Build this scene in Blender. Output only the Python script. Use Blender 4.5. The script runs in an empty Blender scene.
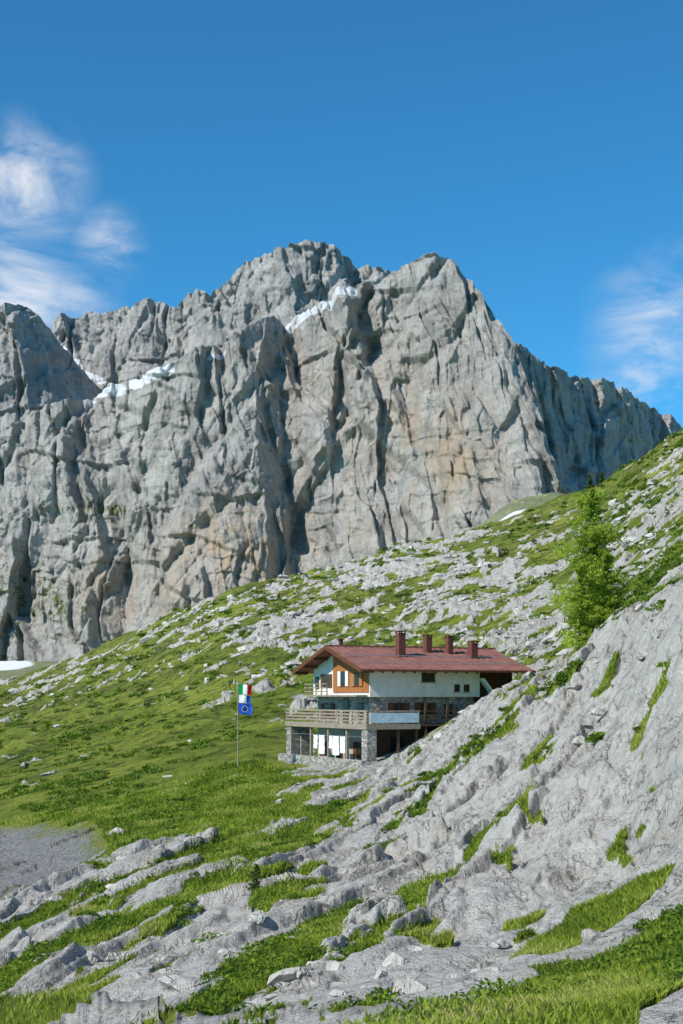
import bpy, math, random
import numpy as np
from mathutils import Vector
random.seed(4); rng=np.random.default_rng(7)
F=1400.0; HZ=695.0; CX=341.5
scene=bpy.context.scene
scene.view_settings.view_transform='Standard'; scene.view_settings.look='None'
scene.view_settings.exposure=0; scene.view_settings.gamma=1

# ------------------------------------------------------------ noise helpers
def hsh(ix,iy,s):
    n=(ix.astype(np.int64)*374761393+iy.astype(np.int64)*668265263+s*1442695041)&0xffffffff
    n=((n^(n>>13))*1274126177)&0xffffffff
    n=((n^(n>>15))*2246822519)&0xffffffff
    n=n^(n>>16)
    return n.astype(np.float64)/4294967296.0
def perlin(x,y,s=0):
    x0=np.floor(x);y0=np.floor(y);fx=x-x0;fy=y-y0
    u=fx*fx*fx*(fx*(fx*6-15)+10);v=fy*fy*fy*(fy*(fy*6-15)+10)
    def g(dx,dy):
        a=hsh(x0+dx,y0+dy,s)*2*np.pi
        return np.cos(a)*(fx-dx)+np.sin(a)*(fy-dy)
    return 1.45*((g(0,0)*(1-u)+g(1,0)*u)*(1-v)+(g(0,1)*(1-u)+g(1,1)*u)*v)
def fbm(x,y,o=4,s=0,gain=.5):
    t=0;a=1;n=0
    for i in range(o):
        t=t+a*perlin(x*2**i+i*17.3,y*2**i-i*9.1,s+i);n+=a;a*=gain
    return t/n
def ridged(x,y,o=4,s=0,gain=.5):
    t=0;a=1;n=0
    for i in range(o):
        t=t+a*(1-np.abs(perlin(x*2**i+i*7.7,y*2**i+i*3.1,s+i))*2);n+=a;a*=gain
    return t/n
def facet(x,y,s=0,tilt=1.0):
    ix=np.floor(x);iy=np.floor(y)
    b1=np.full(x.shape,9.);b2=np.full(x.shape,9.);val=np.zeros(x.shape)
    for dx in(-1,0,1):
        for dy in(-1,0,1):
            cx=ix+dx;cy=iy+dy
            px=cx+hsh(cx,cy,s);py=cy+hsh(cx,cy,s+11)
            d=np.hypot(x-px,y-py)
            v=(hsh(cx,cy,s+23)-.5)+tilt*((hsh(cx,cy,s+31)-.5)*(x-px)+(hsh(cx,cy,s+41)-.5)*(y-py))*2
            m=d<b1
            b2=np.where(m,b1,np.minimum(b2,d));val=np.where(m,v,val);b1=np.where(m,d,b1)
    return val,b2-b1
def sstep(a,b,x):
    t=np.clip((x-a)/(b-a),0,1);return t*t*(3-2*t)
def plate(x,y,s,wid=.4,tilt=1.1):
    v,e=facet(x,y,s,tilt);return v*sstep(0,wid,e)
def saw(x,w=.14):
    f=x-np.floor(x);return np.where(f<1-w,f/(1-w),(1-f)/w)-.5
def smooth_axis(A,n,axis):
    k=np.hanning(2*n+3)[1:-1];k/=k.sum()
    pad=[(0,0),(0,0)];pad[axis]=(n,n)
    B=np.pad(A,pad,mode='reflect',reflect_type='odd');out=0
    for i,w in enumerate(k):
        out=out+w*(B[i:i+A.shape[0]] if axis==0 else B[:,i:i+A.shape[1]])
    return out

# ------------------------------------------------------------ mesh helpers
def link(o,parent=None):
    scene.collection.objects.link(o)
    if parent is not None:o.parent=parent
    return o
def np_mesh(name,V,Fc,mat,attrs=None,smooth=True,parent=None,matidx=None):
    me=bpy.data.meshes.new(name)
    V=np.asarray(V,dtype=np.float32);Fc=np.asarray(Fc,dtype=np.int32)
    nf,k=Fc.shape
    me.vertices.add(len(V));me.vertices.foreach_set('co',V.ravel())
    me.loops.add(nf*k);me.loops.foreach_set('vertex_index',Fc.ravel())
    me.polygons.add(nf);me.polygons.foreach_set('loop_start',np.arange(0,nf*k,k,dtype=np.int32))
    me.polygons.foreach_set('loop_total',np.full(nf,k,dtype=np.int32))
    for m in (mat if isinstance(mat,(list,tuple)) else [mat]): me.materials.append(m)
    if matidx is not None: me.polygons.foreach_set('material_index',np.asarray(matidx,dtype=np.int32))
    me.polygons.foreach_set('use_smooth',np.full(nf,smooth))
    me.update(calc_edges=True)
    if attrs:
        for n,a in attrs.items():
            at=me.attributes.new(n,'FLOAT','POINT');at.data.foreach_set('value',np.asarray(a,dtype=np.float32).ravel())
    return link(bpy.data.objects.new(name,me),parent)
def grid_faces(r,c):
    i=np.arange(r*c).reshape(r,c)
    return np.stack([i[:-1,:-1],i[:-1,1:],i[1:,1:],i[1:,:-1]],-1).reshape(-1,4)

# ------------------------------------------------------------ material helpers
class NT:
    def __init__(s,name):
        s.m=bpy.data.materials.new(name);s.m.use_nodes=True
        s.t=s.m.node_tree;s.n=s.t.nodes;s.l=s.t.links
        s.b=s.n['Principled BSDF'];s.b.inputs['Roughness'].default_value=.9
        s.b.inputs['Specular IOR Level'].default_value=.12
        s.out=s.n['Material Output'];s.tc=s.n.new('ShaderNodeTexCoord').outputs['Object']
    def put(s,sock,v):
        if isinstance(v,bpy.types.NodeSocket): s.l.new(v,sock)
        else:
            if hasattr(sock.default_value,'__len__') and len(sock.default_value)==4 and len(v)==3: v=(*v,1)
            sock.default_value=v
    def mapv(s,scale,vec=None,rot=(0,0,0)):
        n=s.n.new('ShaderNodeMapping');n.inputs['Scale'].default_value=scale;n.inputs['Rotation'].default_value=rot
        s.l.new(vec or s.tc,n.inputs['Vector']);return n.outputs[0]
    def noise(s,scale,detail=6,rough=.55,vec=None,dist=0):
        n=s.n.new('ShaderNodeTexNoise');n.inputs['Scale'].default_value=scale;n.inputs['Detail'].default_value=detail
        n.inputs['Roughness'].default_value=rough;n.inputs['Distortion'].default_value=dist
        s.l.new(vec or s.tc,n.inputs['Vector']);return n.outputs['Fac']
    def vor(s,scale,vec=None,feat='DISTANCE_TO_EDGE'):
        n=s.n.new('ShaderNodeTexVoronoi');n.feature=feat;n.inputs['Scale'].default_value=scale
        s.l.new(vec or s.tc,n.inputs['Vector']);return n.outputs['Distance']
    def attr(s,name):
        n=s.n.new('ShaderNodeAttribute');n.attribute_name=name;return n.outputs['Fac']
    def math(s,op,a,b=0.0,clamp=False):
        n=s.n.new('ShaderNodeMath');n.operation=op;n.use_clamp=clamp
        s.put(n.inputs[0],a);s.put(n.inputs[1],b);return n.outputs[0]
    def ramp(s,f,st):
        n=s.n.new('ShaderNodeValToRGB');e=n.color_ramp.elements
        while len(e)<len(st):e.new(.5)
        for i,(p,c) in enumerate(st):
            e[i].position=p;e[i].color=(*c,1) if len(c)==3 else c
        s.l.new(f,n.inputs[0]);return n.outputs[0]
    def rng(s,f,a,b,c=0.,d=1.):
        n=s.n.new('ShaderNodeMapRange');n.clamp=True
        for i,v in enumerate((a,b,c,d)):n.inputs[i+1].default_value=v
        s.l.new(f,n.inputs[0]);return n.outputs[0]
    def mix(s,f,a,b,mode='MIX'):
        n=s.n.new('ShaderNodeMix');n.data_type='RGBA';n.blend_type=mode
        s.put(n.inputs[0],f);s.put(n.inputs[6],a);s.put(n.inputs[7],b);return n.outputs[2]
    def bump(s,h,dist,strength=1.,prev=None):
        n=s.n.new('ShaderNodeBump');n.inputs['Distance'].default_value=dist;n.inputs['Strength'].default_value=strength
        s.l.new(h,n.inputs['Height'])
        if prev is not None:s.l.new(prev,n.inputs['Normal'])
        return n.outputs[0]
    def fin(s,col,nrm=None,rough=None):
        s.put(s.b.inputs['Base Color'],col)
        if nrm is not None:s.l.new(nrm,s.b.inputs['Normal'])
        if rough is not None:s.put(s.b.inputs['Roughness'],rough)
        return s.m

def rock_near(t,cont=1.):
    big=t.noise(.3,4,.6);med=t.noise(1.1,8,.66,dist=.4);fine=t.noise(11,4,.7)
    sv_=t.mapv((1.5,.22,.5),rot=(0,0,math.radians(22)))
    streak=t.noise(1.0,7,.68,vec=sv_,dist=.5)
    s2=t.noise(1.0,5,.7,vec=t.mapv((5,.7,1.2),rot=(0,0,math.radians(20))),dist=.4)
    c=t.ramp(med,[(.28,(.32,.30,.265)),(.38,(.56,.53,.48)),(.52,(.72,.685,.625)),(.8,(.80,.765,.71))])
    c=t.mix(t.rng(big,.5,.7,0,.6),c,(.56,.50,.41))
    c=t.mix(t.rng(streak,.57,.65,0,.6),c,(.26,.25,.225))
    c=t.mix(t.rng(s2,.59,.66,0,.5),c,(.20,.19,.17))
    c=t.mix(t.rng(fine,.61,.72,0,.45),c,(.17,.165,.15))
    jn=t.noise(.55,5,.6,vec=t.mapv((1.6,.5,.8),rot=(0,0,math.radians(24))),dist=.3)
    ja=t.math('ABSOLUTE',t.math('SUBTRACT',jn,.5));jm=t.rng(ja,.0,.012,1,0)
    jm=t.math('MULTIPLY',jm,t.rng(big,.38,.52,0,1))
    c=t.mix(t.math('MULTIPLY',jm,.8),c,(.07,.07,.06))
    b=t.bump(med,.34,.85);b=t.bump(streak,.32,.85,b);b=t.bump(s2,.14,.75,b);b=t.bump(fine,.028,.6,b)
    b=t.bump(t.rng(ja,0,.03),.14,.75,b)
    return c,b

# terrain
t=NT('alpine_ground')
rc,rb=rock_near(t)
edge=t.noise(2.2,7,.72);
rk=t.math('ADD',t.attr('rock'),t.math('MULTIPLY',t.math('SUBTRACT',edge,.5),1.7))
rk=t.rng(rk,.44,.56)
rc=t.mix(t.math('MULTIPLY',t.attr('mid'),.28),rc,(.33,.305,.27))
g1=t.noise(.06,5,.6);g2=t.noise(1.0,7,.72);g3=t.noise(8,3,.7)
gm=t.math('ADD',t.math('MULTIPLY',g1,.5),t.math('ADD',t.math('MULTIPLY',g2,.45),t.math('MULTIPLY',g3,.3)))
gc=t.ramp(gm,[(.46,(.045,.07,.012)),(.56,(.145,.195,.024)),(.65,(.26,.315,.040)),(.77,(.38,.39,.075))])
dry=t.rng(t.noise(.13,7,.72,dist=.5),.44,.59,0,.8)
dry=t.math('MULTIPLY',dry,t.attr('high'))
gc=t.mix(dry,gc,t.ramp(g2,[(.4,(.07,.08,.022)),(.6,(.22,.21,.07))]))
dk=t.rng(t.noise(.40,6,.76),.505,.60,0,.9)
gc=t.mix(t.math('MULTIPLY',dk,t.attr('mid')),gc,(.035,.05,.012))
sc=t.ramp(t.noise(3.5,8,.8),[(.36,(.17,.165,.16)),(.62,(.50,.49,.47))])
col=t.mix(rk,gc,rc)
col=t.mix(t.rng(t.math('ADD',t.attr('scree'),t.math('MULTIPLY',t.math('SUBTRACT',edge,.5),1.6)),.4,.6),col,sc)
col=t.mix(t.rng(t.attr('snow'),.4,.6),col,(.85,.87,.9))
gb=t.bump(g2,.4,.8,rb)
M_ground=t.fin(col,t.bump(g3,.12,.8,gb))

t=NT('limestone_boulder');rc,rb=rock_near(t);rc=t.mix(.25,rc,(.31,.295,.265));M_boulder=t.fin(rc,rb)

# cliff
def cliff_mat(name,tone):
    t=NT(name)
    st=t.noise(1,7,.66,vec=t.mapv((.045,.03,.006)),dist=.5)
    md=t.noise(1,8,.72,vec=t.mapv((.032,.03,.018)),dist=.3);fn=t.noise(.20,6,.75)
    fs=t.noise(1,6,.72,vec=t.mapv((.28,.2,.018)))
    bd=t.noise(1,6,.7,vec=t.mapv((.02,.02,.13),rot=(0,math.radians(14),0)))
    s=lambda c:tuple(a*b for a,b in zip(c,tone))
    c=t.ramp(md,[(.3,s((.32,.31,.295))),(.45,s((.475,.455,.43))),(.6,s((.575,.555,.515))),(.78,s((.65,.625,.585)))])
    c=t.mix(t.rng(st,.50,.60,0,.55),c,s((.275,.27,.262)))
    c=t.mix(t.rng(fn,.57,.70,0,.55),c,s((.14,.14,.138)))
    c=t.mix(t.rng(fs,.51,.62,0,.45),c,s((.23,.228,.222)))
    c=t.mix(t.rng(bd,.53,.63,0,.5),c,s((.23,.228,.222)))
    om=t.math('MULTIPLY',t.attr('orange'),t.rng(t.noise(1,7,.65,vec=t.mapv((.03,.03,.014)),dist=.8),.38,.60))
    c=t.mix(om,c,(.55,.41,.28))
    gm=t.rng(t.math('ADD',t.attr('green'),t.math('MULTIPLY',t.math('SUBTRACT',t.noise(.07,7,.75),.5),1.7)),.45,.6)
    c=t.mix(gm,c,t.ramp(fn,[(.4,(.06,.08,.025)),(.6,(.20,.22,.07))]))
    sn=t.rng(t.math('ADD',t.attr('snow'),t.math('MULTIPLY',t.math('SUBTRACT',t.noise(.06,7,.7),.5),2.2)),.47,.52)
    c=t.mix(sn,c,(.88,.89,.92))
    b=t.bump(md,12,.7);b=t.bump(fs,4.0,.85,b);b=t.bump(bd,4.0,.7,b);b=t.bump(fn,2.6,.85,b)
    return t.fin(c,b)
M_cliff=cliff_mat('cliff_limestone',(1,1,1))

def simple(name,col,rough=.8,var=.25,scale=6,bump=0.02,stretch=(1,1,1)):
    t=NT(name);n=t.noise(scale,6,.65,vec=t.mapv(stretch))
    c=t.ramp(n,[(.3,tuple(v*(1-var) for v in col)),(.7,tuple(min(1,v*(1+var)) for v in col))])
    return t.fin(c,t.bump(n,bump,.6),rough)
M_white=simple('white_plaster',(.76,.725,.66),.9,.14,1.6)
M_grey=simple('grey_plaster',(.42,.385,.335),.9,.25,2.5)
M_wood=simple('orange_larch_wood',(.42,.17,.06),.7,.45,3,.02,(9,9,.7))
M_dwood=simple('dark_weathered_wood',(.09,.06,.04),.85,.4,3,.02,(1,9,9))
M_gwood=simple('grey_railing_wood',(.30,.25,.19),.85,.35,5)
M_brown=simple('brown_window_frame',(.14,.055,.03),.7,.2,5)
M_chim=simple('chimney_red_brown',(.16,.06,.05),.8,.3,4)
M_roof=simple('red_brown_metal_roof',(.27,.125,.10),.6,.30,1.2,.01)
M_metal=simple('galvanised_metal',(.35,.36,.37),.4,.1,5)
M_cloth=simple('white_cloth',(.78,.78,.77),.9,.06,6)
M_banner=simple('pale_blue_panel',(.45,.60,.68),.4,.25,2)
M_conc=simple('concrete_deck',(.40,.38,.35),.9,.2,4)
M_green=simple('flag_green',(.01,.30,.08),.8,.1);M_fw=simple('flag_white',(.78,.78,.77),.8,.05)
M_red=simple('flag_red',(.6,.02,.02),.8,.1);M_blue=simple('flag_blue',(.01,.08,.45),.8,.1);M_yel=simple('flag_yellow',(.8,.6,.02),.8,.05)
t=NT('window_glass');t.b.inputs['Specular IOR Level'].default_value=.3;M_glass=t.fin((.02,.022,.025),None,.15)
t=NT('stone_masonry')
v=t.vor(3.2,vec=t.mapv((1,1,1.6)));vc=t.n.new('ShaderNodeTexVoronoi');vc.inputs['Scale'].default_value=3.2
t.l.new(t.mapv((1,1,1.6)),vc.inputs['Vector'])
sp=t.n.new('ShaderNodeSeparateColor');t.l.new(vc.outputs['Color'],sp.inputs[0])
c=t.ramp(sp.outputs[0],[(0,(.20,.19,.17)),(.5,(.35,.33,.29)),(1,(.50,.47,.42))])
c=t.mix(t.rng(v,0,.06,.8,0),c,(.13,.125,.115))
M_stone=t.fin(c,t.bump(t.rng(v,0,.1),.06,.8))

def foliage(name,stops,trans=.35):
    t=NT(name);c=t.ramp(t.attr('rnd'),stops)
    tr=t.n.new('ShaderNodeBsdfTranslucent');t.l.new(c,tr.inputs[0]);t.put(t.b.inputs['Base Color'],c)
    mx=t.n.new('ShaderNodeMixShader');mx.inputs[0].default_value=trans
    t.l.new(t.b.outputs[0],mx.inputs[1]);t.l.new(tr.outputs[0],mx.inputs[2]);t.l.new(mx.outputs[0],t.out.inputs[0])
    return t.m
M_grass=foliage('grass_blades',[(0,(.08,.13,.02)),(.4,(.24,.33,.035)),(.8,(.38,.46,.06)),(1,(.52,.47,.18))],.4)
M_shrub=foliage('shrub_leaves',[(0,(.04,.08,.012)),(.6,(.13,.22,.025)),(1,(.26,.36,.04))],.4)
M_larch=foliage('larch_needles',[(0,(.14,.22,.025)),(.5,(.36,.48,.05)),(1,(.56,.66,.11))],.5)
M_spruce=foliage('spruce_needles',[(0,(.03,.06,.015)),(1,(.11,.18,.035))])
M_bark=simple('bark',(.11,.08,.06),.95,.4,8)

# ------------------------------------------------------------ terrain control lines
T={
-1100:[(70,1024),(95,960),(130,905),(200,840),(260,800),(330,770),(420,745),(520,730),(640,715),(800,705),(1000,705),(1400,690)],
-300:[(50,1024),(66,960),(92,905),(150,822),(210,790),(270,765),(350,742),(450,722),(560,705),(680,695),(850,705),(1300,675)],
0:[(38,1024),(50,960),(68,905),(120,818),(165,782),(215,757),(285,732),(365,710),(450,693),(540,682),(700,700),(1250,662)],
90:[(33,1024),(45,955),(65,885),(108,812),(148,776),(190,748),(250,718),(325,688),(405,665),(490,650),(650,680),(1200,662)],
170:[(28,1024),(42,945),(66,865),(100,805),(130,768),(165,738),(220,705),(290,668),(360,637),(430,612),(600,660),(1200,640)],
250:[(25,1024),(38,945),(60,865),(88,808),(112,768),(145,735),(190,700),(260,655),(340,615),(410,585),(560,640),(1150,620)],
341:[(22,1024),(35,945),(56,865),(80,812),(101,779),(135,738),(180,690),(250,635),(330,592),(420,562),(560,610),(1100,600)],
400:[(20.5,1024),(33,945),(51,870),(73,812),(99,764),(135,722),(175,682),(240,628),(320,580),(420,546),(560,590),(1080,580)],
450:[(19.5,1024),(31,950),(46,875),(66,802),(98,732),(130,705),(170,672),(230,618),(310,570),(420,534),(580,560),(1080,548)],
480:[(19,1024),(30,950),(44,875),(62,794),(95,706),(125,700),(165,665),(230,612),(310,562),(420,528),(600,545),(1080,532)],
512:[(18,1024),(28,950),(41,878),(57,786),(92,688),(118,694),(160,655),(225,605),(310,556),(420,520),(620,532),(1080,508)],
560:[(17,1024),(26,955),(38,880),(52,778),(82,665),(105,668),(150,637),(215,592),(310,540),(430,500),(620,530),(1120,498)],
600:[(16,1024),(24,960),(35,882),(47,774),(73,645),(95,632),(140,602),(205,562),(300,522),(430,484),(600,530),(1150,520)],
640:[(15,1024),(22,960),(32,880),(43,760),(63,617),(88,605),(130,575),(195,535),(290,495),(430,456),(600,510),(1150,520)],
683:[(14,1024),(20,960),(29,875),(38,740),(54,584),(80,575),(120,545),(185,505),(280,465),(420,430),(600,480),(1150,500)],
760:[(13,1024),(18,960),(25,860),(33,720),(48,535),(70,525),(110,500),(170,460),(270,420),(400,385),(600,440),(1150,480)],
900:[(11,1024),(15,950),(21,830),(28,680),(42,470),(65,450),(100,430),(160,400),(260,360),(400,330),(600,390),(1150,450)],
1800:[(8,1024),(11,930),(16,780),(23,600),(36,380),(58,350),(95,330),(155,300),(255,270),(400,240),(600,300),(1150,350)]}
R={-1100:[.3,.4,.3,.1,.15,.25,.2,.3,.35,.3],0:[.38,.62,.42,.08,.08,.26,.08,.20,.34,.26],170:[.5,.66,.56,.22,.0,.06,.13,.30,.37,.28],
250:[.48,.66,.52,.27,.32,.10,.19,.36,.43,.34],341:[.50,.74,.68,.52,.66,.20,.32,.45,.50,.38],450:[.45,.76,.88,.80,.78,.42,.48,.54,.52,.40],
512:[.42,.66,.94,.92,.78,.48,.50,.54,.42,.24],600:[.25,.40,.94,.95,.74,.38,.48,.50,.32,.0],683:[.5,.18,.80,.95,.74,.36,.42,.44,.40,.34],1800:[.6,.4,.8,.9,.8,.6,.6,.6,.6,.6]}
pcs=np.array(sorted(T));DT=np.array([[k[0] for k in T[p]] for p in pcs],float);PT=np.array([[k[1] for k in T[p]] for p in pcs],float)
dA=np.full((len(pcs),1),3.0);pA=HZ+1.9*F/dA
DT=np.hstack([dA,DT,np.full((len(pcs),1),6000.)]);PT=np.hstack([pA,PT,np.full((len(pcs),1),690.)])
rps=np.array(sorted(R));RT=np.array([R[p] for p in rps]);RT=np.hstack([RT[:,:1],RT,np.zeros((len(rps),1)),np.zeros((len(rps),1))+.3,np.zeros((len(rps),1))])
cols=np.concatenate([np.geomspace(1100,70,80)*-1+0,np.arange(-60,745,1.1),743+np.geomspace(3,1057,80)])
segs=[45,120,120,125,160,60,75,80,80,80,30,60,15]
tt=np.concatenate([i+np.arange(n)/n for i,n in enumerate(segs)]+[[len(segs)]])
NK=DT.shape[1]
def col_interp(A,xs):
    return np.stack([np.interp(cols,xs,A[:,k]) for k in range(A.shape[1])],0)
Dc=col_interp(np.log(DT),pcs);Pc_=col_interp(PT,pcs);Rc=col_interp(RT,rps)
def t_interp(A):
    i=np.minimum(np.floor(tt).astype(int),NK-2);f=(tt-i)[:,None]
    return A[i]*(1-f)+A[i+1]*f
LD=t_interp(Dc);D=np.exp(LD);PY=t_interp(Pc_);
Z=(HZ-PY)/F*D
s0=tt<1
zA=-1.9;zB=((HZ-Pc_[1])/F*np.exp(Dc[1]))
Z[s0]=zA+(zB-zA)[None,:]*((D[s0]-3)/(np.exp(Dc[1])-3)[None,:])
RK=t_interp(Rc)
Z=smooth_axis(Z,14,1);Z=smooth_axis(Z,9,0);LD=smooth_axis(LD,10,1);D=np.exp(LD);RK=smooth_axis(RK,20,1)
PX=np.broadcast_to(cols,D.shape)
X=(PX-CX)/F*D;Y=D.copy()
mid=sstep(75,165,D);high=sstep(200,300,D)*.9+.1*mid
Nx,Ny=(370-CX)/F*108,108.
lx=(X-Nx)*math.cos(math.radians(27))+(Y-Ny)*math.sin(math.radians(27))
ly=-(X-Nx)*math.sin(math.radians(27))+(Y-Ny)*math.cos(math.radians(27))
hut=sstep(4,.5,np.maximum(np.abs(lx-6)-8.5,np.abs(ly-5)-7.5))
far=sstep(520,700,D)
e=(.38,.925);P=X*e[0]+Y*e[1];Q=X*e[1]-Y*e[0]
wq=Q+1.6*fbm(X/9,Y/9,3,91)+.30*fbm(X/1.6,Y/2.5,3,92)
near_n=.66*fbm(wq/3.9,P/16,4,3)+.38*fbm(wq/1.3,P/6.5,4,9)
mid_n=.5*fbm(X/24,Y/30,3,13)+.5*fbm(X/7,Y/8,4,19)+.34*fbm(X/2.4,Y/3.2,3,29)
nn=near_n*(1-mid)+mid_n*mid
grv1=np.clip(ridged(wq/3.8,P/22,3,57),.55,1)-.55
grv2=np.clip(ridged(wq/1.5+P*.10,P/9,3,59),.5,1)-.5
grv3=np.clip(ridged(P/6+wq*.25,wq/7,3,60),.6,1)-.6
crack_n=fbm(X/4,Y/6,3,66)
slab=sstep(.55,.8,RK)
mask=sstep(-.05,.07,nn*1.35+(RK-.5)*1.15-slab*1.7*grv1*sstep(-.1,.3,crack_n)-.8*grv3*slab)
sA=saw(wq/4.2+.5*fbm(P/14,wq/10,3,71),.08);sB=saw(-wq/1.3+.4*fbm(P/6,wq/4,3,73)+P*.07,.2);sC=saw(P/6.0+wq*.3+.6*fbm(X/6,Y/6,3,75),.07)
ampA=.30+.70*sstep(-.25,.35,fbm(X/8,Y/12,3,77))
rn=.24+.44*plate(wq/5,P/16,5,.10)+.13*plate(wq/1.9,P/6,6,.12)+.03*plate(X/.6,Y/1.1,7,.22)
rn+=.12*fbm(wq/2.4,P/10,3,61)+.60*ampA*sA+.09*sB*ampA+.32*sC*sstep(-.1,.4,crack_n)
rn+=slab*(.8*fbm(wq/5.5,P/18,3,63)-1.8*grv1-.5*grv2-.95*grv3)
rise=np.clip((D-8)/42,.17,1.05)
rm=.28+1.1*plate(X/10,Y/14,15,.22)+.9*plate(X/3.4,Y/5,16,.22)+.5*plate(X/1.4,Y/2.2,17,.25)+.35*fbm(X/2,Y/3,3,18)
dz=mask*(rn*rise*(1-mid)+rm*mid)
dz+=(.55*fbm(X/6,Y/8,4,33)+.10*fbm(X/.7,Y/.7,3,35))*rise*(1-mid)
dz+=mid*(3.2*fbm(X/48,Y/60,4,43)+1.4*fbm(X/12,Y/14,4,45)+.32*fbm(X/2.5,Y/2.5,3,47))*(.5+.5*sstep(150,230,D))
dz*=(1-.93*hut)*(1-.6*far)*sstep(3,12,D)
Z=Z+dz
scree=np.exp(-(((PX+5+24*fbm(X/6,Y/16,4,5))/98)**2+((np.log(D)-np.log(86)+.09*fbm(X/5,Y/9,3,6))/.25)**2)**1.2)*1.2
scree=scree+sstep(560,900,D)*.45
snow=np.exp(-(((PX-8)/26)**2+((D-1180)/90)**2))*1.3
snow=np.maximum(snow,1.2*np.exp(-(((PX-512-(D-960)*.12)/28)**2+((D-960)/45)**2)))
rockA=mask*(1-.7*scree.clip(0,1))
np_mesh('terrain',np.stack([X,Y,Z],-1).reshape(-1,3),grid_faces(*X.shape),M_ground,{'rock':rockA,'scree':scree,'snow':snow,'mid':mid,'high':high})
def ground_z(x,y):
    i=np.argmin((X-x)**2+(Y-y)**2);return float(Z.flat[i])

# ------------------------------------------------------------ mountains
def curtain(name,sky,base,dep,lean,nr,x0,x1,seed,amp=1.0,jag=3.0,paint=None,step=1.0,mat=None,wob=9):
    u=np.arange(x0,x1+.1,step);xs=[p[0] for p in sky]
    top=np.interp(u,xs,[p[1] for p in sky])
    top=top-jag*(fbm(u/14,u*0+seed,4,seed)*1.6+1.3*(ridged(u/9,u*0+.5,3,seed+3)-.35))
    bs=np.interp(u,[p[0] for p in base],[p[1] for p in base])
    v=np.linspace(0,1,nr)[:,None]
    PYm=bs+(top-bs)*v
    U=np.broadcast_to(u,PYm.shape)
    Wp=U+wob*fbm(U/60,PYm/70,4,seed+40)+(PYm-430)*-.10
    D0=np.interp(Wp,[p[0] for p in dep],[p[1] for p in dep])
    D0=smooth_axis(D0,2,1)
    zz=(HZ-PYm)/F*D0
    Dn=D0+lean*np.maximum(zz-zz[:1],0)
    Xm=(U-CX)/F*Dn;Zm=(HZ-PYm)/F*Dn
    wx=15*fbm(Xm/80,Zm/110,4,seed+5);wz=24*fbm(Xm/70,Zm/90,3,seed+6)
    sx=Xm+.16*Zm+wx;zw=Zm+wz
    rel=-22*(ridged(sx/150,Zm/800,3,seed+7)-.3)-7*(ridged(sx/46,zw/400,4,seed+9)-.3)+4*(ridged(sx/20+.2*Zm/60,zw/160,4,seed+10)-.3)
    rel=rel+21*plate(sx/102,zw/300,seed+11,.07,1.2)+12.5*plate(sx/46,zw/150,seed+12,.08,1.2)+5.8*plate(sx/18,zw/60,seed+13,.12,1.2)+2.8*plate(sx/7.5,zw/20,seed+14,.2,1.2)
    rel=rel+6*fbm(sx/60-Zm/160,Zm/50,4,seed+15)+2.4*fbm(Xm/7,Zm/13,4,seed+17)
    dj=np.clip(ridged((Xm*.8-Zm*.5)/75,(Xm*.5+Zm*.8)/300,3,seed+21),.64,1)-.64
    vj=np.clip(ridged(sx/80,Zm/620,3,seed+23),.66,1)-.66
    rel+=38*dj+80*vj
    rel+=8*saw((Zm+.28*Xm)/54+1.0*fbm(Xm/130,Zm/70,3,seed+25),.12)*sstep(-.3,.3,fbm(Xm/90,Zm/70,3,seed+26))
    rel+=3*saw((Zm+.28*Xm)/19+1.0*fbm(Xm/60,Zm/40,3,seed+27),.15)*sstep(-.2,.3,fbm(Xm/70,Zm/60,3,seed+28))
    rel*=amp
    Ym=Dn+rel
    att={k:np.zeros(PYm.shape) for k in('orange','green','snow')}
    if paint: paint(U,PYm,Xm,Zm,att)
    bX=[];bY=[];bZ=[]
    for i in range(1,9):
        q=i/8
        bX.append(Xm[-1]*(1+.12*q));bY.append(Ym[-1]+q*520);bZ.append(Zm[-1]-q*q*260-q*40)
    Xf=np.vstack([Xm,bX]);Yf=np.vstack([Ym,bY]);Zf=np.vstack([Zm,bZ])
    for k_ in att: att[k_]=np.vstack([att[k_],np.zeros((8,len(u)))])
    return np_mesh(name,np.stack([Xf,Yf,Zf],-1).reshape(-1,3),grid_faces(*Xf.shape),mat or M_cliff,att)
def seg_d(U,P,pts):
    best=np.full(U.shape,1e9)
    for (a,b),(c,d) in zip(pts[:-1],pts[1:]):
        vx,vy=c-a,d-b;L=vx*vx+vy*vy
        q=np.clip(((U-a)*vx+(P-b)*vy)/L,0,1)
        best=np.minimum(best,np.hypot(U-a-q*vx,P-b-q*vy))
    return best
def paint_main(U,P,Xm,Zm,a):
    def blob(cx,cy,rx,ry):return np.exp(-((U-cx)/rx)**2-((P-cy)/ry)**2)
    a['orange'][:]=np.clip(1.0*blob(235,545,60,45)+.5*blob(430,440,60,70)+.55*blob(480,470,50,40)+.5*blob(130,600,90,38)+.2*blob(350,380,90,60)+.25*blob(340,520,50,50)+.06,0,1)
    lowl=sstep(280,60,U)*sstep(400,520,P)*.26
    a['green'][:]=lowl+.3*blob(110,512,60,14)+.35*blob(215,350,40,22)+.22*blob(60,600,80,40)+.25*blob(350,310,50,18)+.4*blob(470,525,50,10)
    s=np.maximum(sstep(11,3,seg_d(U,P,[(86,394),(112,389),(122,392)])),sstep(10,2,seg_d(U,P,[(134,385),(150,380),(168,370)])))
    s=np.maximum(s,sstep(9,2,seg_d(U,P,[(288,322),(310,312),(330,303),(352,295)])))
    s=np.maximum(s,.7*sstep(6,1,seg_d(U,P,[(208,354),(222,346)])))
    a['snow'][:]=s*.95-.35*(1-s)
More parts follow.
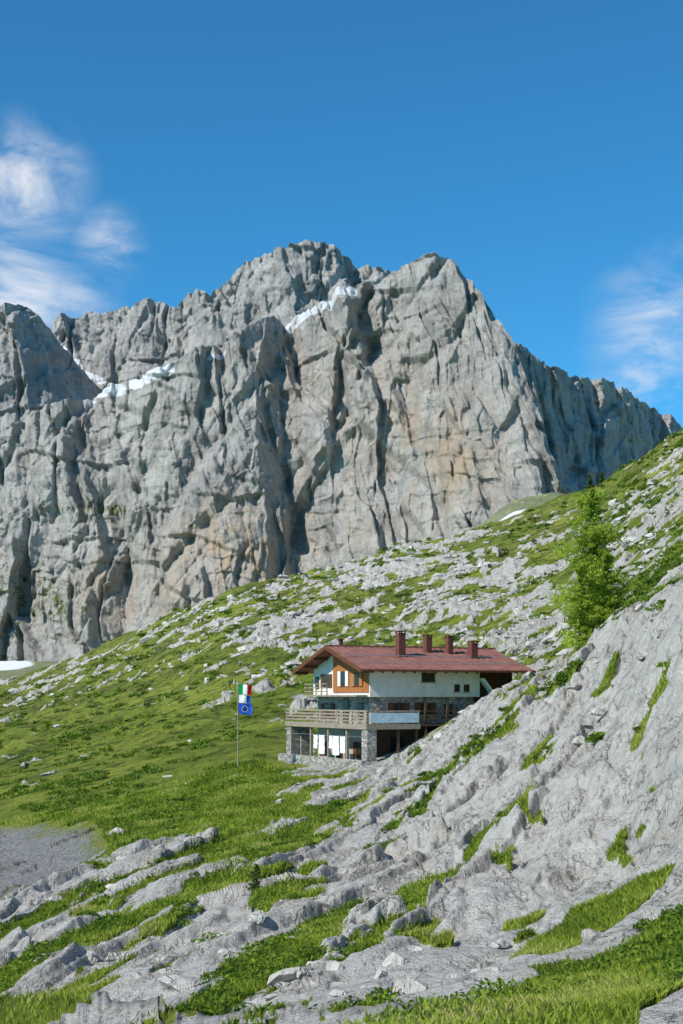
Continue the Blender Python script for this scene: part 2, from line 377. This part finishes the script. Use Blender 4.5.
main_sky=[(-500,470),(-200,440),(-60,440),(0,432),(45,405),(90,392),(130,382),(165,368),(190,352),(230,333),(262,320),(300,312),(345,293),(380,279),(410,263),(432,257),(450,256),(463,268),(478,288),(495,310),(512,335),(522,358),(530,385),(540,420),(549,455),(560,480),(600,520)]
curtain('mountain_cliff',main_sky,[(-500,760),(0,700),(300,640),(450,580),(560,530),(600,560)],
 [(-500,1650),(-100,1480),(0,1400),(60,1350),(105,1360),(150,1275),(180,1235),(225,1205),(256,1210),(284,1262),(305,1255),(345,1205),(400,1180),(455,1140),(500,1125),(535,1110),(555,1130),(570,1200),(640,1400)],
 .42,640,-500,600,101,1.0,1.3,paint_main)
def paint_back(U,P,Xm,Zm,a):
    s=sstep(7,1,seg_d(U,P,[(58,345),(72,358),(88,378),(104,384)]));a['snow'][:]=s*.95-.35*(1-s)
    a['green'][:]=.2*np.exp(-((U-200)/60)**2-((P-345)/25)**2)
back_sky=[(40,350),(60,328),(72,318),(85,309),(100,314),(112,310),(130,308),(150,302),(165,307),(178,308),(190,296),(203,294),(212,299),(222,284),(238,266),(255,256),(272,254),(285,250),(300,245),(313,243),(325,247),(345,251),(360,259),(380,264),(396,268),(420,285),(460,340)]
curtain('mountain_summit',back_sky,[(40,430),(230,400),(460,400)],[(40,1850),(100,1800),(200,1760),(215,1700),(310,1620),(400,1640),(460,1750)],
 .5,260,40,460,202,1.0,2.4,paint_back)
curtain('mountain_tower',[(-500,360),(-200,330),(-80,300),(0,309),(15,306),(30,309),(42,320),(55,336),(68,352),(80,368),(95,385),(110,400)],
 [(-500,560),(0,470),(110,440)],[(-500,1800),(0,1600),(30,1590),(60,1650),(110,1800)],.4,220,-500,110,303,.9,1.6)
curtain('mountain_ridge',[(490,330),(512,347),(522,349),(532,351),(545,360),(560,370),(580,376),(600,383),(620,393),(640,402),(655,407),(668,417),(680,432),(760,520)],
 [(490,560),(620,540),(760,560)],[(490,1330),(540,1380),(600,1560),(680,1850),(760,2100)],.35,330,490,760,404,.9,2.2)

# ------------------------------------------------------------ vegetation scatter
def blades(name,P,L,W,mat,rnd):
    n=len(P);a=rng.uniform(0,2*np.pi,n);b=rng.uniform(0,2*np.pi,n);ln=rng.uniform(.2,.9,n)
    dx=np.stack([np.cos(a),np.sin(a),np.zeros(n)],-1)*W[:,None]*.5
    up=np.stack([np.cos(b)*ln,np.sin(b)*ln,np.ones(n)],-1)*L[:,None]
    mid_=P+up*np.array([.35,.35,.62])
    V=np.stack([P-dx,P+dx,mid_+dx*.7,P+up,mid_-dx*.7],1).reshape(-1,3)
    i=np.arange(n)[:,None]*5
    Fc=np.concatenate([i+np.array([[0,1,2]]),i+np.array([[0,2,4]]),i+np.array([[4,2,3]])],0)
    return np_mesh(name,V,Fc,mat,{'rnd':np.repeat(rnd,5)},smooth=False)
def leaves(name,P,S,mat,rnd,parent=None):
    n=len(P);A=rng.normal(size=(n,3));A/=np.linalg.norm(A,axis=1)[:,None]
    B=rng.normal(size=(n,3));B=np.cross(A,B);B/=np.linalg.norm(B,axis=1)[:,None]
    A*=S[:,None];B*=S[:,None]*.5
    V=np.stack([P-A,P+B,P+A,P-B],1).reshape(-1,3)
    return np_mesh(name,V,(np.arange(n)[:,None]*4+np.arange(4)[None]),mat,{'rnd':np.repeat(rnd,4)},smooth=False,parent=parent)
def pick(w,n):
    w=w.ravel();c=np.cumsum(w);i=np.searchsorted(c,rng.uniform(0,c[-1],n));i=np.minimum(i,len(w)-1)
    j=np.minimum(i+1,len(w)-1);k=np.minimum(i+X.shape[1],len(w)-1)
    f=rng.uniform(0,1,(n,2));VV=[X.ravel(),Y.ravel(),Z.ravel()]
    return np.stack([v[i]*(1)+(v[j]-v[i])*f[:,0]+(v[k]-v[i])*f[:,1] for v in VV],-1),i
okc=(PX>-55)&(PX<735)&(np.roll(PX,-1,1)>PX)
gden=(mask<.35)*(scree<.35)*okc*(D>9)*(D<115)*(hut<.5)
hi=fbm(X/5,Y/5,3,77)
gp,gi=pick(gden*(.6+np.clip(hi,0,1)),300000)
dd=D.ravel()[gi];hh=hi.ravel()[gi]
L=rng.uniform(.5,1.25,len(gp))*(.10+.0012*dd)*(1+1.0*np.clip(hh*1.5,0,1));W=L*rng.uniform(.08,.18,len(gp))+.0004*dd
blades('grass',gp,L,W,M_grass,np.clip(rng.uniform(0,.75,len(gp))+.85*fbm(gp[:,0]/3,gp[:,1]/4,3,5)+.08,0,1))
ridgeb=1+5*sstep(540,600,PX)*sstep(45,60,D)*sstep(150,100,D)+3*sstep(600,640,PX)*sstep(150,250,D)
sden=(mask<.8)*(scree<.2)*okc*(D>11)*(D<425)*(hut<.3)*np.clip(fbm(X/9,Y/12,3,88)+.12,0,1)*(.4+.6*(mask<.5))*ridgeb
sp_,si=pick(sden,2600)
allP=[];allS=[];allR=[]
for p,i in zip(sp_,si):
    d=D.flat[i];r=rng.uniform(.15,.42)*(1+d/130);n=int(140 if d<100 else 50)
    q=rng.normal(size=(n,3));q/=np.linalg.norm(q,axis=1)[:,None];q*=(rng.uniform(.3,1,(n,1))**.5)
    q*= np.array([r*rng.uniform(.8,1.7),r*rng.uniform(.8,1.4),r*rng.uniform(.4,.7)]);q[:,2]=np.abs(q[:,2])*(.7+.5*rng.uniform(size=n))
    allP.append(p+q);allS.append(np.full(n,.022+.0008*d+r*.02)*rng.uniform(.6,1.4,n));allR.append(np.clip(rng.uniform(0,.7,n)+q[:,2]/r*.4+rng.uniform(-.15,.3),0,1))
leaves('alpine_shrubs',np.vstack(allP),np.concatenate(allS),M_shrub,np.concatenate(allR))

# boulders
import bmesh
def ico(sub):
    bm=bmesh.new();bmesh.ops.create_icosphere(bm,subdivisions=sub,radius=1)
    V=np.array([v.co[:] for v in bm.verts]);Fx=np.array([[v.index for v in f.verts] for f in bm.faces]);bm.free();return V,Fx
iv,if_=ico(3)
bden=okc*(D>24)*(D<450)*(hut<.05)*np.clip(fbm(X/14,Y/18,3,66)+.10,0,1)*(scree<.3)*(.02+.98*mid)*(.15+mask)*np.clip(RK*2-.2,0.05,1)
bp,bi=pick(bden,1100)
BV=[];BF=[];off=0
for p,i in zip(bp,bi):
    d=D.flat[i];r=rng.uniform(.1,.3)*(1+d/85)*(1 if rng.random()<.9 else 1.8)
    V=iv.copy()
    for _ in range(14):
        nrm=rng.normal(size=3);nrm/=np.linalg.norm(nrm);c=rng.uniform(.3,.75)
        dd_=V@nrm;V-=np.clip(dd_-c,0,None)[:,None]*nrm[None]
    V=V*np.array([rng.uniform(.8,1.7),rng.uniform(.8,1.4),rng.uniform(.4,.8)])*r
    a=rng.uniform(0,6.28);ca,sa=math.cos(a),math.sin(a)
    V=np.stack([V[:,0]*ca-V[:,1]*sa,V[:,0]*sa+V[:,1]*ca,V[:,2]],-1)+p
    BV.append(V);BF.append(if_+off);off+=len(V)
np_mesh('boulders',np.vstack(BV),np.vstack(BF),M_boulder,smooth=False)

# ------------------------------------------------------------ trees
def tube(V,Fc,p0,p1,r0,r1,k=6):
    p0=np.array(p0,float);p1=np.array(p1,float);d=p1-p0;d/=np.linalg.norm(d)
    a=np.cross(d,[0,0,1.]) if abs(d[2])<.9 else np.cross(d,[1.,0,0]);a/=np.linalg.norm(a);b=np.cross(d,a)
    o=len(V)
    for p,r in((p0,r0),(p1,r1)):
        for i in range(k):
            an=2*math.pi*i/k;V.append(p+a*r*math.cos(an)+b*r*math.sin(an))
    for i in range(k):
        j=(i+1)%k;Fc.append([o+i,o+j,o+k+j,o+k+i])
def conifer(name,x,y,h,rad,mat,nb=110,leafn=330,ls=.07,lean=(.0,.0),sparse=.0,low=.06,spread=1.0,pw=.75):
    e=bpy.data.objects.new(name,None);link(e);z=ground_z(x,y)-.15;e.location=(x,y,z)
    V=[];Fc=[];pts=[];rn=[]
    N=9;sp=[np.array([lean[0]*(i/N)**1.5*h+.04*math.sin(i*1.7),lean[1]*(i/N)*h,h*i/N]) for i in range(N+1)]
    for i in range(N):tube(V,Fc,sp[i],sp[i+1],h*.016*(1-i/N)+.012,h*.016*(1-(i+1)/N)+.008,8)
    for b in range(nb):
        q=low+(1-low)*((b+.5)/nb)**.92;f=q*N;i=min(int(f),N-1);c=sp[i]+(sp[i+1]-sp[i])*(f-i)
        prof=(1-q)**pw*(min(1,(q+.12)*3.2))*(.8+.35*math.sin(q*17+h))
        Lb=rad*prof*rng.uniform(.3,1.4)+.12*h*.1
        if rng.random()<sparse: Lb*=.4
        a=b*2.4+rng.uniform(-.5,.5);dirv=np.array([math.cos(a),math.sin(a),rng.uniform(-.25,.25)+.5*q])
        m=c+dirv*Lb*.55;tip=c+dirv*Lb+np.array([0,0,-.06*Lb])
        tube(V,Fc,c,m,.006*h*(1-q)+.008,.01,4);tube(V,Fc,m,tip,.01,.004,4)
        n=int(leafn*(.25+prof)*rng.uniform(.6,1.2))
        s=rng.uniform(.12,1,n)[:,None]
        P_=np.where(s<.55,c+(m-c)*s/.55,m+(tip-m)*(s-.55)/.45)
        side=rng.normal(size=(n,3))*np.array([.16,.16,.10])*(Lb*.75+.08*h*.1)*spread
        P_=P_+side*(1.15-s*.6);P_[:,2]-=np.abs(rng.normal(size=n))*.05*Lb
        pts.append(P_);rn.append(np.clip(rng.uniform(0,.6,n)+.4*s[:,0]+rng.uniform(-.3,.2),0,1))
    np_mesh('trunk_and_limbs',np.array(V),np.array(Fc),M_bark,parent=e)
    P_=np.vstack(pts);leaves('needles',P_,ls*rng.uniform(.6,1.4,len(P_)),mat,np.concatenate(rn),parent=e)
    return e
def at(px,d):return ((px-CX)/F*d,d)
conifer('larch_tree',*at(592,92),9.7,2.4,M_larch,nb=140,leafn=280,ls=.085,sparse=.22,low=.02,spread=1.3,pw=.33)
conifer('larch_tree',*at(581,89),6.2,1.8,M_larch,nb=75,leafn=230,ls=.08,sparse=.25,low=.02,spread=1.4,pw=.4)
conifer('larch_tree',*at(606,90),4.8,1.7,M_larch,nb=65,leafn=230,ls=.08,sparse=.25,low=.02,spread=1.4,pw=.4)
conifer('spruce_tree',*at(590,425),4.6,2.2,M_spruce,nb=50,leafn=60,ls=.25,low=.02)
conifer('spruce_tree',*at(602,428),3.4,1.6,M_spruce,nb=40,leafn=60,ls=.22,low=.02)
conifer('spruce_sapling',*at(256,50),1.4,.5,M_spruce,nb=60,leafn=70,ls=.03,low=.02,spread=1.4,pw=.5)

# ------------------------------------------------------------ mountain hut
hutE=bpy.data.objects.new('mountain_hut',None);link(hutE);hutE.location=(Nx,Ny,0);hutE.rotation_euler=(0,0,math.radians(27))
def box(name,x0,x1,y0,y1,z0,z1,mat,parent=hutE,bev=.0):
    V=[(x,y,z) for z in(z0,z1) for y in(y0,y1) for x in(x0,x1)]
    Fc=[(0,2,3,1),(4,5,7,6),(0,1,5,4),(2,6,7,3),(0,4,6,2),(1,3,7,5)]
    me=bpy.data.meshes.new(name);me.from_pydata(V,[],Fc);me.materials.append(mat);me.update()
    o=link(bpy.data.objects.new(name,me),parent)
    if bev:
        m=o.modifiers.new('b','BEVEL');m.width=bev;m.segments=2
    return o
def prism(name,x0,x1,prof,mat,parent=hutE):
    n=len(prof);V=[(x0,y,z) for y,z in prof]+[(x1,y,z) for y,z in prof]
    Fc=[tuple(range(n))[::-1],tuple(range(n,2*n))]+[(i,(i+1)%n,n+(i+1)%n,n+i) for i in range(n)]
    me=bpy.data.meshes.new(name);me.from_pydata(V,[],Fc);me.materials.append(mat)
    bm=bmesh.new();bm.from_mesh(me);bmesh.ops.recalc_face_normals(bm,faces=bm.faces);bm.to_mesh(me);bm.free()
    return link(bpy.data.objects.new(name,me),parent)
RZ=3.75;SL=.315;XR=14.6
def roofz(y):return RZ-abs(y-5)*SL
prism('upper_walls',0,10,[(0,-.15),(10,-.15),(10,roofz(10)-.05),(5,RZ-.05),(0,roofz(0)-.05)],M_white)
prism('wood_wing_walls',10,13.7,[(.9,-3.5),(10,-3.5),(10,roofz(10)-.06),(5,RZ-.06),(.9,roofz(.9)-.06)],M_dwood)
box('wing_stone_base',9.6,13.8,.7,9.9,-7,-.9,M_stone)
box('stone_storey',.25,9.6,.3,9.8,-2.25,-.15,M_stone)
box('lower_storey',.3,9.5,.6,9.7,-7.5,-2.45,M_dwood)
box('lower_gable_wall',.22,.3,.8,9.6,-7,-2.45,M_grey)
prism('gable_wood_cladding',-.07,-.002,[(.15,.2),(6.2,.2),(6.2,roofz(6.2)-.2),(5,RZ-.2),(.15,roofz(.15)-.2)],M_wood)
for i in range(21):
    y=.3+i*.29; box('cladding_batten',-.1,-.071,y,y+.05,.22,roofz(y)-.25,M_wood)
for nm,ya,yb in(('roof_slope_front',-1.15,5),('roof_slope_back',11.15,5)):
    prism(nm,-1.35,XR,[(ya,roofz(ya)),(yb,roofz(yb)),(yb,roofz(yb)+.16),(ya,roofz(ya)+.16)],M_roof)
    for i in range(27):
        x=-1.25+i*.6
        prism('roof_seam',x,x+.05,[(ya,roofz(ya)+.163),(yb,roofz(yb)+.163),(yb,roofz(yb)+.22),(ya,roofz(ya)+.22)],M_roof)
box('ridge_cap',-1.38,XR+.03,4.85,5.15,RZ+.13,RZ+.27,M_roof)
box('front_gutter',-1.35,XR,-1.3,-1.153,roofz(-1.15)-.02,roofz(-1.15)+.14,M_brown)
prism('verge_board',-1.42,-1.353,[(-1.15,roofz(-1.15)-.12),(5,RZ-.12),(11.15,roofz(11.15)-.12),(11.15,roofz(11.15)+.2),(5,RZ+.2),(-1.15,roofz(-1.15)+.2)],M_brown)
for i in range(7):
    y=[-.8,.9,2.8,5,7.2,9.1,10.8][i];box('purlin',-1.3,-.11,y-.08,y+.08,roofz(y)-.22,roofz(y)-.03,M_brown)
for i in range(15):
    x=.5+i*.95;prism('rafter_tail',x,x+.1,[(-1.1,roofz(-1.1)-.15),(-.003,roofz(0)-.15),(-.003,roofz(0)-.003),(-1.1,roofz(-1.1)-.003)],M_brown)
for j,zz in((0,.9),(1,2.4)):
    yy=.2+j*1.8;box('snow_guard',-1.0,14.2,yy,yy+.05,roofz(yy)+.3,roofz(yy)+.36,M_metal)
for x,y,zt,w in((3.8,2.2,4.95,.62),(7.1,3.5,4.75,.55),(9.0,3.2,4.7,.5),(10.5,2.0,4.25,.62),(.3,5.7,4.35,.3)):
    box('chimney_stack',x,x+w,y,y+w,roofz(y)-.1,zt,M_chim,bev=.02)
    box('chimney_cap',x-.08,x+w+.08,y-.08,y+w+.08,zt+.12,zt+.2,M_chim,bev=.02)
    for a in(0,1):
        for b in(0,1):box('chimney_cap_leg',x+a*(w-.1),x+a*(w-.1)+.1,y+b*(w-.1),y+b*(w-.1)+.1,zt,zt+.12,M_chim)
def win_f(x,z,w,h,yf,sh=None):
    box('window_frame',x,x+w,yf-.06,yf-.003,z,z+h,M_brown);n=2 if w>.7 else 1
    for i in range(n):
        a=x+.07+i*(w-.07)/n;box('window_glass',a,a+(w-.07)/n-.07,yf-.075,yf-.063,z+.07,z+h-.07,M_glass)
    box('window_sill',x-.08,x+w+.08,yf-.14,yf-.003,z-.08,z-.003,M_conc)
    if sh:
        for s in(x-.45,x+w+.03):box('shutter',s,s+.42,yf-.07,yf-.01,z,z+h,sh)
def win_g(y,z,w,h,xf,sh=None):
    box('window_frame',xf-.06,xf-.003,y,y+w,z,z+h,M_brown);box('window_glass',xf-.075,xf-.063,y+.07,y+w-.07,z+.07,z+h-.07,M_glass)
    if sh:
        for s in(y-.5,y+w+.03):box('shutter',xf-.08,xf-.02,s,s+.47,z,z+h,sh)
win_f(4.6,1.0,1.2,.75,0);win_f(7.6,.25,.5,.6,0);win_f(8.5,.25,.5,.6,0)
win_f(2.2,-1.6,1.0,1.0,.3,M_brown);win_f(4.6,-1.6,1.0,1.0,.3,M_brown);win_f(6.8,-1.6,.8,.9,.3)
win_g(1.5,.7,.8,1.0,-.1,M_wood);win_g(3.9,.7,.8,1.2,-.1,M_fw);win_g(7.0,.6,1.0,1.1,0,M_brown);win_g(8.9,.5,.7,1.0,0)
win_g(1.5,-1.9,.9,1.3,.25);win_g(4.0,-2.2,1.0,1.9,.25);win_g(7,-1.9,1.4,1.2,.25,M_brown)
win_g(1.6,-5.0,1.0,1.3,.22,M_brown);win_g(5,-5.6,1.1,2.0,.22);win_g(7.7,-5.0,1.0,1.2,.22,M_brown)
win_f(2,-4.6,1.3,1.4,.6);win_f(5,-4.6,1.2,1.3,.6)
for i in range(5):
    x=10.35+i*.8;box('wing_post',x,x+.12,.8,.897,-.9,roofz(.8)-.1,M_brown)
win_f(11.2,.2,.9,.8,.9);win_f(12.7,.2,.7,.8,.9)
st=[(10.0,1.35),(10.25,1.35),(12.0,-.75),(11.75,-.75)]
me=bpy.data.meshes.new('stair_stringer');V=[(x,-.35,z) for x,z in st]+[(x,.25,z) for x,z in st]
me.from_pydata(V,[],[(0,1,2,3),(7,6,5,4),(0,4,5,1),(1,5,6,2),(2,6,7,3),(3,7,4,0)]);me.materials.append(M_fw);link(bpy.data.objects.new('stair_stringer',me),hutE)
box('deck',-1.6,3.0,-2.5,12,-2.44,-2.27,M_conc);box('deck_edge_beam',-1.68,-1.603,-2.5,12,-2.6,-2.2,M_gwood)
box('deck_edge_beam',-1.68,3.0,-2.58,-2.503,-2.6,-2.2,M_gwood)
for i in range(13):
    y=-2.45+i*1.19;box('railing_post',-1.58,-1.5,y,y+.08,-2.27,-1.25,M_gwood)
for z in(-2.05,-1.8,-1.55,-1.28):box('railing_board',-1.63,-1.583,-2.5,12,z,z+.13,M_gwood)
for i in range(5):
    x=-1.5+i*1.1;box('railing_post',x,x+.08,-2.48,-2.4,-2.27,-1.25,M_gwood)
box('railing_top_board',-1.6,3.0,-2.53,-2.483,-1.3,-1.17,M_gwood)
box('balustrade_panel',-1.3,2.9,-2.52,-2.49,-2.1,-1.36,M_banner)
box('balcony_floor',-1.1,-.12,.2,9.5,-.12,.0,M_gwood)
for z in(.25,.55,.85):
    box('balcony_rail',-1.1,-1.05,5.4,9.5,z,z+.08,M_gwood)
for i in range(5):
    y=5.4+i*1.0;box('balcony_post',-1.04,-.97,y,y+.07,0,.95,M_gwood)
for y,w in((-2.48,.9),(11.1,.9)):box('stone_pillar',-1.58,-.75,y,y+w,-7,-2.44,M_stone,bev=.03)
box('stone_end_wall',-.7,.2,10.9,11.6,-7,-2.44,M_stone)
for y in(1.0,4.2,7.4):box('wood_pillar',-1.5,-1.3,y,y+.2,-6.3,-2.44,M_gwood)
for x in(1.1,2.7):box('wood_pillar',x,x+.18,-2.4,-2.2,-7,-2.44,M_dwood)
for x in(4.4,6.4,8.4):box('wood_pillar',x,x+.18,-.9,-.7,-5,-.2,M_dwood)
box('side_balcony_floor',3.1,9.4,-.95,.28,-2.42,-2.28,M_dwood)
for z in(-1.95,-1.6,-1.3):box('side_balcony_rail',3.1,9.4,-.98,-.93,z,z+.09,M_dwood)
box('terrace_parapet',-2.3,-1.9,-3.0,12.1,-9,-4.9,M_stone,bev=.04)
box('terrace_parapet_front',-1.89,3.0,-3.0,-2.65,-9,-5.0,M_stone,bev=.04)
box('terrace_end_wall',-1.89,.2,11.75,12.1,-9,-4.9,M_stone)
box('terrace_floor',-1.9,.2,-2.6,11.7,-7,-6.0,M_conc)
def sheet(name,y0,w,z1,h,x,mat,ph=0,parent=hutE):
    n=14;m=8;V=[];
    for j in range(m+1):
        for i in range(n+1):
            V.append((x+.07*math.sin(i*1.1+ph)*(j/m)+.02*math.sin(j*2+ph),y0+w*i/n,z1-h*j/m-.03*math.sin(i/n*math.pi)))
    return np_mesh(name,V,grid_faces(m+1,n+1),mat,parent=parent)
box('washing_line',-1.46,-1.45,-1.5,11,-3.2,-3.185,M_metal)
for k,(y0,w,h) in enumerate(((1.4,.9,1.3),(2.5,1.0,1.5),(3.6,.5,1.0),(5.0,1.0,1.5),(6.2,.8,1.1))):sheet('laundry_sheet',y0,w,-3.2,h,-1.45,M_cloth,k)
for k,(x,y) in enumerate(((-1.2,8.6),(-1.2,9.7))):
    box('table_top',x-.4,x+.4,y-.4,y+.4,-5.3,-5.24,M_gwood);box('table_leg',x-.05,x+.05,y-.05,y+.05,-6,-5.303,M_gwood)
# ------------------------------------------------------------ flag pole
fx,fy=at(238,112);fz=ground_z(fx,fy)
fp=bpy.data.objects.new('flag_pole',None);link(fp);fp.location=(fx,fy,fz)
V=[];Fc=[];ztop=(HZ-684)/F*112-fz
tube(V,Fc,(0,0,-.3),(0,0,ztop),.055,.035,10);np_mesh('pole',np.array(V),np.array(Fc),M_gwood,parent=fp)
V=[];Fc=[];tube(V,Fc,(0,0,ztop),(0,0,ztop+.09),.07,.02,10);np_mesh('finial',np.array(V),np.array(Fc),M_metal,parent=fp)
def flag(name,z1,w,h,mats,vertical=True,ph=0):
    n=18;m=10;V=[];
    for j in range(m+1):
        for i in range(n+1):
            a=i/n;V.append((.05+w*a,.1*math.sin(a*7+ph+j*.15)*a,z1-h*j/m-.10*a*a))
    mi=[]
    for j in range(m):
        for i in range(n):mi.append(min(int(i/n*len(mats)),len(mats)-1))
    return np_mesh(name,V,grid_faces(m+1,n+1),mats,parent=fp,matidx=mi)
flag('italian_flag',ztop-.02,1.05,.8,[M_green,M_fw,M_red])
flag('white_blue_flag',ztop-.88,.95,.62,[M_fw,M_fw,M_blue],ph=1)
flag('european_flag',ztop-1.55,1.05,.85,[M_blue],ph=2)
V=[];Fc=[]
for i in range(12):
    a=i*math.pi/6;cx,cz=.55+.24*math.cos(a),ztop-2.0+.24*math.sin(a);o=len(V)
    for k in range(10):
        r=.05 if k%2==0 else .022;b=k*math.pi/5+math.pi/2;V.append((cx+r*math.cos(b),-.13,cz+r*math.sin(b)))
    Fc.append(list(range(o,o+10)))
np_mesh('flag_stars',np.array(V),np.array(Fc),M_yel,parent=fp,smooth=False)

# ------------------------------------------------------------ light, sky, camera
sv=Vector((-.60,-.45,.66)).normalized();el=math.asin(sv.z)
sl=bpy.data.lights.new('sun','SUN');sl.energy=5.0;sl.angle=math.radians(.5);sl.color=(1,.95,.86)
so=link(bpy.data.objects.new('sun',sl));so.rotation_euler=(-sv).to_track_quat('-Z','Y').to_euler()
w=bpy.data.worlds.new('World');scene.world=w;w.use_nodes=True;nt=w.node_tree;n=nt.nodes;l=nt.links
bg=n['Background'];bg.inputs['Strength'].default_value=.12
sk=n.new('ShaderNodeTexSky');sk.sky_type='NISHITA';sk.sun_disc=False;sk.sun_elevation=el;sk.sun_rotation=math.atan2(sv.x,sv.y)
sk.altitude=1900;sk.air_density=1.0;sk.dust_density=.3;sk.ozone_density=1.6
tint=n.new('ShaderNodeMix');tint.data_type='RGBA';tint.blend_type='MULTIPLY';tint.inputs[0].default_value=1
l.new(sk.outputs[0],tint.inputs[6]);tint.inputs[7].default_value=(.31,1.06,1.36,1)
tc=n.new('ShaderNodeTexCoord');g=tc.outputs['Generated']
mp=n.new('ShaderNodeMapping');mp.inputs['Scale'].default_value=(7,7,17);mp.inputs['Rotation'].default_value=(0,math.radians(-14),0);l.new(g,mp.inputs['Vector'])
no=n.new('ShaderNodeTexNoise');no.inputs['Scale'].default_value=1.4;no.inputs['Detail'].default_value=9;no.inputs['Roughness'].default_value=.62;no.inputs['Distortion'].default_value=.5;l.new(mp.outputs[0],no.inputs['Vector'])
tot=None
for px,py,r,a in((25,185,.055,.95),(0,210,.06,.6),(108,246,.035,.75),(15,295,.06,1.0),(60,305,.05,.6),(655,330,.06,.8),(640,390,.05,.7),(683,300,.05,.5),(-150,240,.12,.6),(900,300,.15,.6)):
    dv=Vector(((px-CX)/F,1,(HZ-py)/F)).normalized()
    vm=n.new('ShaderNodeVectorMath');vm.operation='DISTANCE';l.new(g,vm.inputs[0]);vm.inputs[1].default_value=dv
    mr=n.new('ShaderNodeMapRange');mr.interpolation_type='SMOOTHSTEP';l.new(vm.outputs['Value'],mr.inputs[0])
    for i,v in enumerate((0,r,a,0)):mr.inputs[i+1].default_value=v
    if tot is None:tot=mr.outputs[0]
    else:
        ad=n.new('ShaderNodeMath');ad.operation='MAXIMUM';l.new(tot,ad.inputs[0]);l.new(mr.outputs[0],ad.inputs[1]);tot=ad.outputs[0]
nr=n.new('ShaderNodeMapRange');nr.interpolation_type='SMOOTHSTEP';l.new(no.outputs['Fac'],nr.inputs[0])
for i,v in enumerate((.36,.70,0,1)):nr.inputs[i+1].default_value=v
mu=n.new('ShaderNodeMath');mu.operation='MULTIPLY';l.new(tot,mu.inputs[0]);l.new(nr.outputs[0],mu.inputs[1])
mx=n.new('ShaderNodeMix');mx.data_type='RGBA';l.new(mu.outputs[0],mx.inputs[0]);l.new(tint.outputs[2],mx.inputs[6]);mx.inputs[7].default_value=(7.5,7.7,7.9,1)
l.new(mx.outputs[2],bg.inputs['Color'])
cam=bpy.data.cameras.new('camera');co=link(bpy.data.objects.new('camera',cam));co.rotation_euler=(math.radians(90),0,0)
cam.sensor_fit='VERTICAL';cam.sensor_height=36;cam.lens=36*F/1024;cam.shift_y=(HZ-512)/1024
cam.clip_start=.5;cam.clip_end=12000;scene.camera=co
